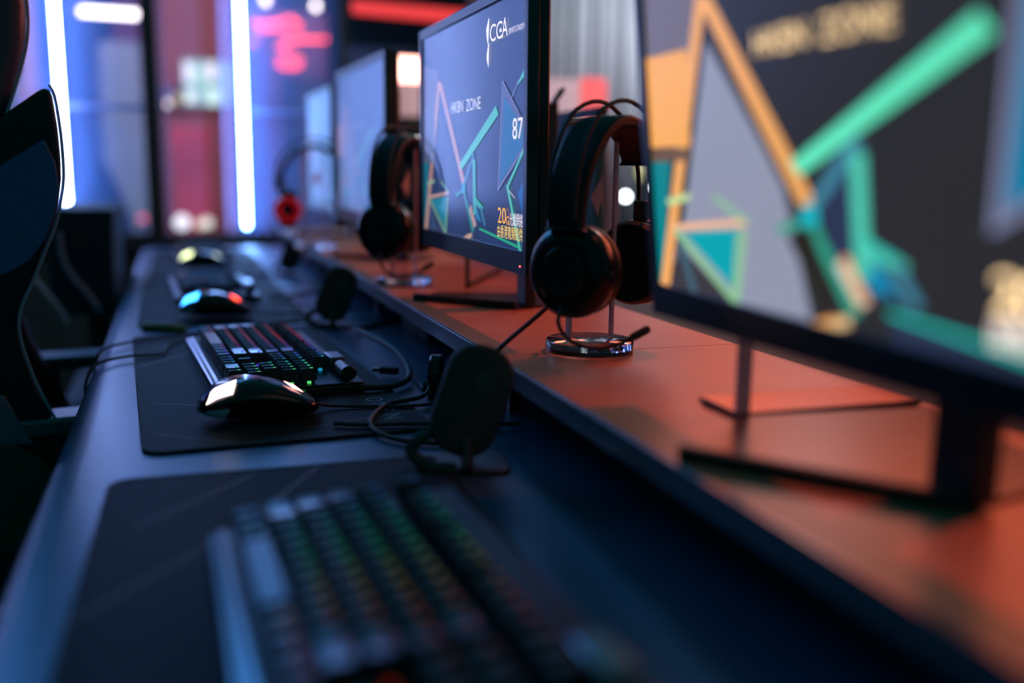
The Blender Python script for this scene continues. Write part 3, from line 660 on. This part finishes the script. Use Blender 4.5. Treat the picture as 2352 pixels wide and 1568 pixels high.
cpr('back_panel', [(-.30, .36), (-.26, .30), (-.28, .1), (-.26, -.20), (-.36, -.20), (-.38, .1), (-.36, .34)], 1.546, 1.914, leather, .01)
hr = [(-.221, .345), (-.206, .385), (-.193, .423), (-.184, .458), (-.181, .50), (-.186, .56), (-.205, .61), (-.26, .635), (-.31, .58), (-.32, .48), (-.30, .38), (-.26, .352)]
cpr('headrest', hr, 1.50, 1.96, mat('plum_lit_leather', (.05, .035, .06), .4, noise=.3, nscale=60, bump=.4), .02)  # purple light on the headrest put into its base colour
fp = [(px - O.x + .002, 1.492 - CY, pz - O.z) for px, pz in wing[:18]]
MB().tube(smooth_path(fp, 3), .0022, 6).build('piping', piping_m, ch)
fp = [(px - O.x + .001, 1.500 - CY, pz - O.z) for px, pz in hr[:6]]
MB().tube(smooth_path(fp, 3), .0022, 6).build('piping', piping_m, ch)
def arm(t, y, x1, zz=-.07, x0=-.30):
    MB().prism(rrect(x0 + .4, x1 + .4, y - .035, y + .035, .03, 4), zz + .727, zz + .755, 'z', M=Matrix.Translation((0, -CY, 0))).build('armrest_pad', mat('armrest_rubber', (.05, .06, .08), .35, spec=.9, noise=.2), t, bevel=.006, seg=3)
    MB().box(.20, .24, y - CY - .015, y - CY + .015, .50, .726 + zz).build('armrest_post', black, t, bevel=.003)
arm(ch, 1.47 + .05, .02, -.075); arm(ch, 1.99, .02)
MB().prism(rrect(.05, .50, -.24, .24, .05, 4), .40, .50).build('seat', leather, ch, bevel=.02, seg=3)
MB().lathe([(.03, .10), (.03, .40)], 16, 'z', (.25, 0, 0)).build('gas_lift', alu_dk, ch)
for k in range(5):
    a = 2 * PI * k / 5 + .3; ca, sa = math.cos(a), math.sin(a)
    MB().tube([(.25, 0, .11), (.25 + .16 * ca, .16 * sa, .095), (.25 + .31 * ca, .31 * sa, .07)], [.025, .02, .014], 8).build('base_leg', black, ch)
    MB().lathe([(.02, -.012), (.03, -.010), (.03, .010), (.02, .012)], 16, 'y', (.25 + .31 * ca, .31 * sa, .0305)).build('caster', black, ch)

c2 = thing('low_chair', 'low square-backed dark chair behind the gaming chair', 'chair', (-.40, 2.75, -.75))
bm_ = mat('dark_navy_cloth', (.010, .018, .03), .7, noise=.3, nscale=80)
MB().prism([(.105, .70), (.10, .80), (.105, .93), (.115, .937), (.245, .937), (.252, .93), (.245, .80), (.245, .70)], -.24, .24, 'y').build('backrest', bm_, c2, bevel=.01, seg=3)
MB().tube(smooth_path([(.13, -.245, .885), (.135, -.245, .82), (.155, -.245, .775), (.185, -.245, .735), (.21, -.245, .69)], 5), .006, 7).build('piping', piping_m, c2)
MB().tube(smooth_path([(.075, -.36, .80), (.105, -.36, .755), (.135, -.36, .71), (.145, -.36, .68)], 5), .006, 7).build('back_strut', piping_m, c2)
for yy in (-.10, .15):
    MB().prism(rrect(.10, .42, yy - .035, yy + .035, .03, 4), .665, .690).build('armrest_pad', MATS['armrest_rubber'], c2, bevel=.006, seg=3)
    MB().box(.17, .21, yy - .015, yy + .015, .45, .664).build('armrest_post', black, c2)
MB().prism(rrect(.10, .55, -.24, .24, .05, 4), .38, .46).build('seat', bm_, c2, bevel=.02)
MB().lathe([(.03, .10), (.03, .38)], 16, 'z', (.30, 0, 0)).build('gas_lift', alu_dk, c2)
MB().lathe([(.24, 0), (.24, .02), (.05, .09), (.03, .11)], 30, 'z', (.30, 0, 0)).build('round_base', black, c2)

# ================================================================== beyond the partition
def glow(name, lab, cat, b, col, es, base=(.5, .5, .5), group=None, bevel=0):
    o = b.build(name, mat('glow_' + lab[:24].replace(' ', '_'), base, .5, emit=col, es=es), bevel=bevel); return tag(o, lab, cat, group)
Y = 6.5
t = thing('linear_lamp', 'long white strip lamp seen through the left glass panel', 'lamp', (-.34, Y, 1.195), 0)
MB().box(-.165, .165, -.02, .02, -.016, .022).build('diffuser', mat('warm_white_glow', (.8, .8, .8), .5, emit=(1, .9, .95), es=14), t, bevel=.004)
MB().box(-.175, .175, -.025, .025, .0225, .04).build('housing', black, t)
MB().box(-.17, -.16, -.01, .01, -1.3245, .02).build('leg', black, t); MB().box(.16, .17, -.01, .01, -1.3245, .02).build('leg', black, t)
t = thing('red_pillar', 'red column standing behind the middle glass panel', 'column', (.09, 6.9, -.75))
MB().box(-.11, .12, -.1, .1, 0, 1.30).build('shaft', mat('red_glow_paint', (.62, .06, .10), .6, emit=(.5, .03, .06), es=.35, noise=.2), t, bevel=.01)  # light on the column put into a faint self-glow
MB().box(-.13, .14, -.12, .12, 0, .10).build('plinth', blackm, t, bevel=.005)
t = thing('brown_wall_panel', 'brownish red wall panel behind the red column', 'panel', (.12, 8.6, -.75))
MB().box(-.55, .75, 0, .05, 0, 2.9).build('panel', mat('brown_red', (.40, .14, .15), .7, noise=.3, nscale=3), t)
t = thing('wall_screen', 'bright screen with white and green patches behind the middle glass', 'screen', (.20, 6.45, .807))
MB().box(-.145, .15, 0, .03, -.145, .145).build('housing', black, t, bevel=.004)
MB().box(-.137, .142, -.003, -.0005, -.137, .137).build('picture', mat('scr_base', (.1, .3, .3), .5, emit=(.22, .45, .5), es=1.2), t)
for k, (a, b_, c_, d, col) in enumerate([(-.13, -.075, .0, .12, (.75, .85, 1)), (-.125, -.07, -.12, -.05, (.8, 1, .95)), (.0, .06, .02, .12, (.8, .8, 1)), (.0, .07, -.13, -.03, (.6, .95, .9)), (-.06, -.01, -.03, .10, (.2, .6, .5)), (.085, .135, -.12, .12, (.2, .65, .6))]):
    MB().box(a, b_, -.006, -.0032, c_, d).build('picture_tile', mat('tile_%d' % k, (.3, .3, .3), .5, emit=col, es=1.6), t)
t = thing('small_screen', 'small screen with blue, yellow and white lights beside the black post', 'screen', (-.02, 6.45, .70))
MB().box(-.06, .06, 0, .03, -.06, .08).build('housing', black, t, bevel=.004)
MB().box(-.045, .0, -.004, -.0005, -.045, -.005).build('picture_tile', mat('tile_a', (.3, .3, .3), .5, emit=(1, .9, 1), es=2), t)
MB().box(-.05, .01, -.004, -.0005, .015, .06).build('picture_tile', mat('tile_b', (.1, .1, .3), .5, emit=(.05, .12, .5), es=1.2), t)
MB().box(.015, .055, -.004, -.0005, -.02, .03).build('picture_tile', mat('tile_c', (.3, .3, .1), .5, emit=(.6, .55, .1), es=1), t)
# red neon lettering, too blurred to read: a few bent bars
t = thing('red_neon_sign', 'glowing red neon sign of short bars, upper right of the light tube', 'neon sign', (.70, Y, 1.05))
nm_ = mat('red_neon', (.8, .1, .1), .5, emit=(1, .08, .06), es=11)
for seg in ([(-.21, .135), (-.02, .150)], [(-.17, .105), (-.02, .12)], [(-.03, .16), (.03, .185), (.09, .14)], [(.0, .11), (.10, .10)], [(-.22, .03), (-.19, .025)], [(-.03, .035), (.10, .055), (.26, .065)], [(-.05, .0), (.02, .01)], [(-.06, -.10), (.0, -.12), (.08, -.11), (.09, -.07)], [(-.05, -.07), (.08, -.06)]):
    MB().tube([(a, 0, c) for a, c in seg], .008, 8).build('neon_bar', nm_, t)
MB().box(-.26, -.25, .031, .04, -1.1795, .2).build('leg', black, t); MB().box(.03, .04, .031, .04, -1.1795, .2).build('leg', black, t)
MB().box(-.27, .30, .02, .03, -.17, .22).build('backing_panel', mat('plum_backing', (.20, .10, .20), .6, noise=.2), t)
for (x, z, lab) in ((.566, 1.307, 'round white bulb above the neon sign, left one'), (.872, 1.293, 'round white bulb above the neon sign, right one')):
    t = thing('bulb', lab, 'light bulb', (x, 6.35, z), 0, 'white bulbs above the neon sign')
    MB().lathe([(0, -.022), (.014, -.018), (.022, 0), (.014, .018), (.006, .03)], 18).build('glass', mat('bulb_glow', (.8, .8, .8), .5, emit=(1, .92, .88), es=12), t, smooth=80)
    MB().lathe([(.008, .031), (.008, .05)], 12).build('socket', black, t)
# counter behind the glass with small lit things on it
t = thing('counter', 'low counter behind the glass carrying small bright balls', 'counter', (.15, 6.5, -.75))
MB().box(-.9, .75, -.15, .25, .58, .62).build('counter_top', alu_dk, t, bevel=.004)
MB().box(-.88, .73, -.12, .22, 0, .579).build('counter_body', blackm, t)
for (x, z, r, col, es, lab) in ((.018, -.055, .045, (.8, .9, 1), 2.2, 'round white lamp on the counter, leftmost of the glowing balls'), (.125, -.07, .028, (1, .75, .5), 1.2, 'small warm ball on the counter between two pale ones'),
                                (.17, -.06, .032, (.85, .95, .8), 1.6, 'small pale green ball on the counter, rightmost one'), (-.215, -.03, .022, (1, .12, .22), 3, 'small pink-red light left of the black post')):
    t = thing('ball_lamp', lab, 'lamp', (x, 6.45, z - r), 0, 'small glowing balls on the counter')
    MB().lathe([(r * math.sin(PI * k / 10) + .0001, r - r * math.cos(PI * k / 10)) for k in range(11)], 20).build('globe', mat('ball_%s' % lab[:9] + str(x), (.6, .6, .6), .5, emit=col, es=es), t, smooth=80)
    MB().box(-.012, .012, -.012, .012, -.13 - z + r - .0, -.001).build('stem', black, t) if z - r > -.129 else None
t = thing('seated_figure_chair', 'dark high-backed chair seen through the left glass panel', 'chair', (-.42, 6.0, -.75))
MB().prism([(-.06, .45), (-.05, .90), (-.02, 1.05), (.03, 1.08), (.09, .95), (.16, .75), (.20, .45)], -.05, .05, 'y').build('backrest', mat('dark_plum', (.03, .02, .04), .6, noise=.2), t, bevel=.02, seg=3)
MB().box(-.1, .25, -.25, .25, .38, .45).build('seat', blackm, t, bevel=.02)
MB().lathe([(.22, 0), (.22, .02), (.03, .08), (.03, .38)], 20, 'z', (.08, 0, 0)).build('pedestal', black, t)
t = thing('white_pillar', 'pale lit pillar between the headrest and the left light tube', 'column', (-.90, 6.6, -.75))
MB().prism(rrect(-.06, .125, -.1, .1, .04, 4), 0, 2.9).build('shaft', mat('glowing_plaster', (.75, .6, .6), .7, emit=(.8, .55, .6), es=.35, noise=.1), t)  # light falling on the pillar put into its emission
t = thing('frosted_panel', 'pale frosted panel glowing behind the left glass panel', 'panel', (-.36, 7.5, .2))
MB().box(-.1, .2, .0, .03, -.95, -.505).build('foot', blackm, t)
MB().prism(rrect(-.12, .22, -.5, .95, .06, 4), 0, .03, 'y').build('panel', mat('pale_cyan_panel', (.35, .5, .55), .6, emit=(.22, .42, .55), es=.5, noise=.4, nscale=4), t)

# right of the partition: dark stage side with red lights
t = thing('dark_partition', 'black wall panels at the end of the room under the red light bar', 'wall panel', (0, 4.75, -.75))
MB().box(.71, 1.40, 0, .05, 0, 1.655).build('panel', blackm, t); MB().box(.71, 1.40, 0, .05, 1.66, 2.9).build('panel', blackm, t)
MB().box(.78, 1.15, -.012, -.001, 1.50, 1.62).build('grey_board', mat('greyish_board', (.25, .18, .2), .7, noise=.3), t, bevel=.004)
t = thing('red_light_bar', 'long red glowing light bar above the third monitor', 'light bar', (0, 4.6, 0))
MB().prism([(.80, 1.0), (1.35, .985), (1.35, 1.045), (.80, 1.055)], 0, .03, 'y').build('diffuser', mat('red_bar_glow', (.6, .05, .05), .5, emit=(.85, .05, .05), es=1.1), t, bevel=.01)
MB().box(.78, 1.36, .031, .06, .97, 1.07).build('housing', black, t)
t = thing('lantern', 'lamp with glowing red and white top on a pale pink body', 'lamp', (.778, 3.4, -.75))
MB().prism(rrect(-.042, .048, -.03, .03, .012, 4), 1.345, 1.425).build('glowing_top', mat('lantern_top', (.8, .3, .25), .5, emit=(1, .45, .36), es=6), t, bevel=.004)
MB().prism(rrect(-.034, .042, -.028, .028, .012, 4), 1.225, 1.344).build('pale_body', mat('lantern_body', (.8, .55, .55), .5, emit=(.7, .4, .42), es=.5, noise=.1), t, bevel=.003)
MB().prism(rrect(-.03, .06, -.03, .03, .008, 4), .0, 1.224).build('pedestal', blackm, t)
MB().box(-.048, -.036, -.01, .01, .9, 1.344).build('red_side_strip', mat('red_strip', (.5, .03, .02), .5, emit=(.5, .04, .03), es=.4), t)

# curtain with pleats
n = 90; vs = []; fs = []
for i in range(n + 1):
    xx = 1.34 + .75 * i / n; yy = 3.75 + .022 * math.sin(i * 1.15) + .01 * math.sin(i * .43)
    vs += [(xx, yy, -.6), (xx, yy, 1.5)]
for i in range(n): fs.append((2 * i, 2 * i + 2, 2 * i + 3, 2 * i + 1))
cu_ = MB().add(vs, fs).build('curtain', mat('silver_curtain', (.50, .46, .50), .5, metal=.0, spec=.2, noise=.3, nscale=2.5), smooth=180)
so = cu_.modifiers.new('s', 'SOLIDIFY'); so.thickness = .003
tag(cu_, 'silvery pleated curtain hanging between the two nearest monitors', 'curtain')
t = thing('stage_box', 'pink and red glowing box standing before the curtain', 'light box', (0, 3.45, 0))
MB().prism(rrect(1.46, 1.57, .50, .645, .02, 4), 0, .05, 'y').build('red_half', mat('box_red', (.8, .1, .1), .5, emit=(1, .14, .15), es=.75), t)
MB().box(1.28, 1.46, .002, .05, .46, .635).build('pink_half', mat('box_pink', (.6, .4, .42), .5, emit=(.48, .26, .29), es=.8, noise=.3, nscale=8), t)
MB().box(1.36, 1.40, .01, .04, -.75, .46).build('leg', black, t); MB().box(1.50, 1.53, .01, .04, -.75, .50).build('leg', black, t)
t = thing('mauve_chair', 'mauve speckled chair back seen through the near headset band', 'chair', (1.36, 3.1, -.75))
MB().prism([(-.11, .35), (.06, .35), (.085, .90), (.05, 1.14), (-.01, 1.19), (-.08, 1.14), (-.115, .90)], -.05, .05, 'y').build('backrest', mat('mauve_speckle_glow', (.30, .10, .13), .8, emit=(.10, .03, .04), es=.35, noise=.8, nscale=22), t, bevel=.02, seg=3)  # pink light on the backrest put into a faint emission
MB().box(-.14, .12, -.45, -.055, .40, .47).build('seat', blackm, t, bevel=.02)
MB().lathe([(.22, 0), (.22, .02), (.03, .08), (.03, .40)], 20, 'z', (0, -.2, 0)).build('pedestal', black, t)
for (x, z, col, lab) in ((1.735, .195, (.85, .95, 1), 'round white light low before the curtain, left of two'), (1.83, .235, (.85, .92, 1), 'round white light low before the curtain, right of two'), (1.725, .30, (.6, .55, .22), 'dim yellow light above the two white ones'), (1.70, .40, (.25, .6, .35), 'dim green light highest before the curtain')):
    wh = col[0] > .8
    t = thing('stage_lamp', lab, 'lamp', (x, 3.6 - .09 * int(z * 10 - 1), z), 0, 'small round stage lights before the curtain')
    MB().lathe([(0, -.012), (.010, -.010), (.013 if wh else .035, 0), (.010, .008)], 18, 'y').build('lens', mat('sl' + lab[:10] + str(x), (.5, .5, .5), .5, emit=col, es=(16 if wh else 1.0)), t)
    MB().lathe([(.016 if wh else .037, .004), (.016 if wh else .037, .03), (.012, .034)], 18, 'y').build('housing', black, t)
    MB().box(-.004, .004, .012, .022, -z - .75, -.03 if not wh else -.012).build('pole', black, t)
# the opposite team's desk, dark
od = thing('opposite_desk', 'dark desk of the opposite team beyond the shelf', 'desk', (0, 0, 0))
MB().box(.70, 1.30, -.5, 2.4, -.032, 0).build('desktop', blackm, od)
for y in (-.4, 1.0, 2.3): MB().box(.75, 1.25, y, y + .03, -.75, -.033).build('leg', black, od)
om = thing('opposite_monitor', 'back of a black monitor beyond the shelf, behind the clamp post', 'monitor', (.78, 1.98, .27))
MB().box(-.012, .012, -.25, .25, -.16, .145).build('back_shell', blackm, om, bevel=.006)
MB().box(.0, .03, -.03, .03, -.26, -.10).build('neck', black, om); MB().box(-.06, .10, -.1, .1, -.27, -.262).build('foot', black, om)
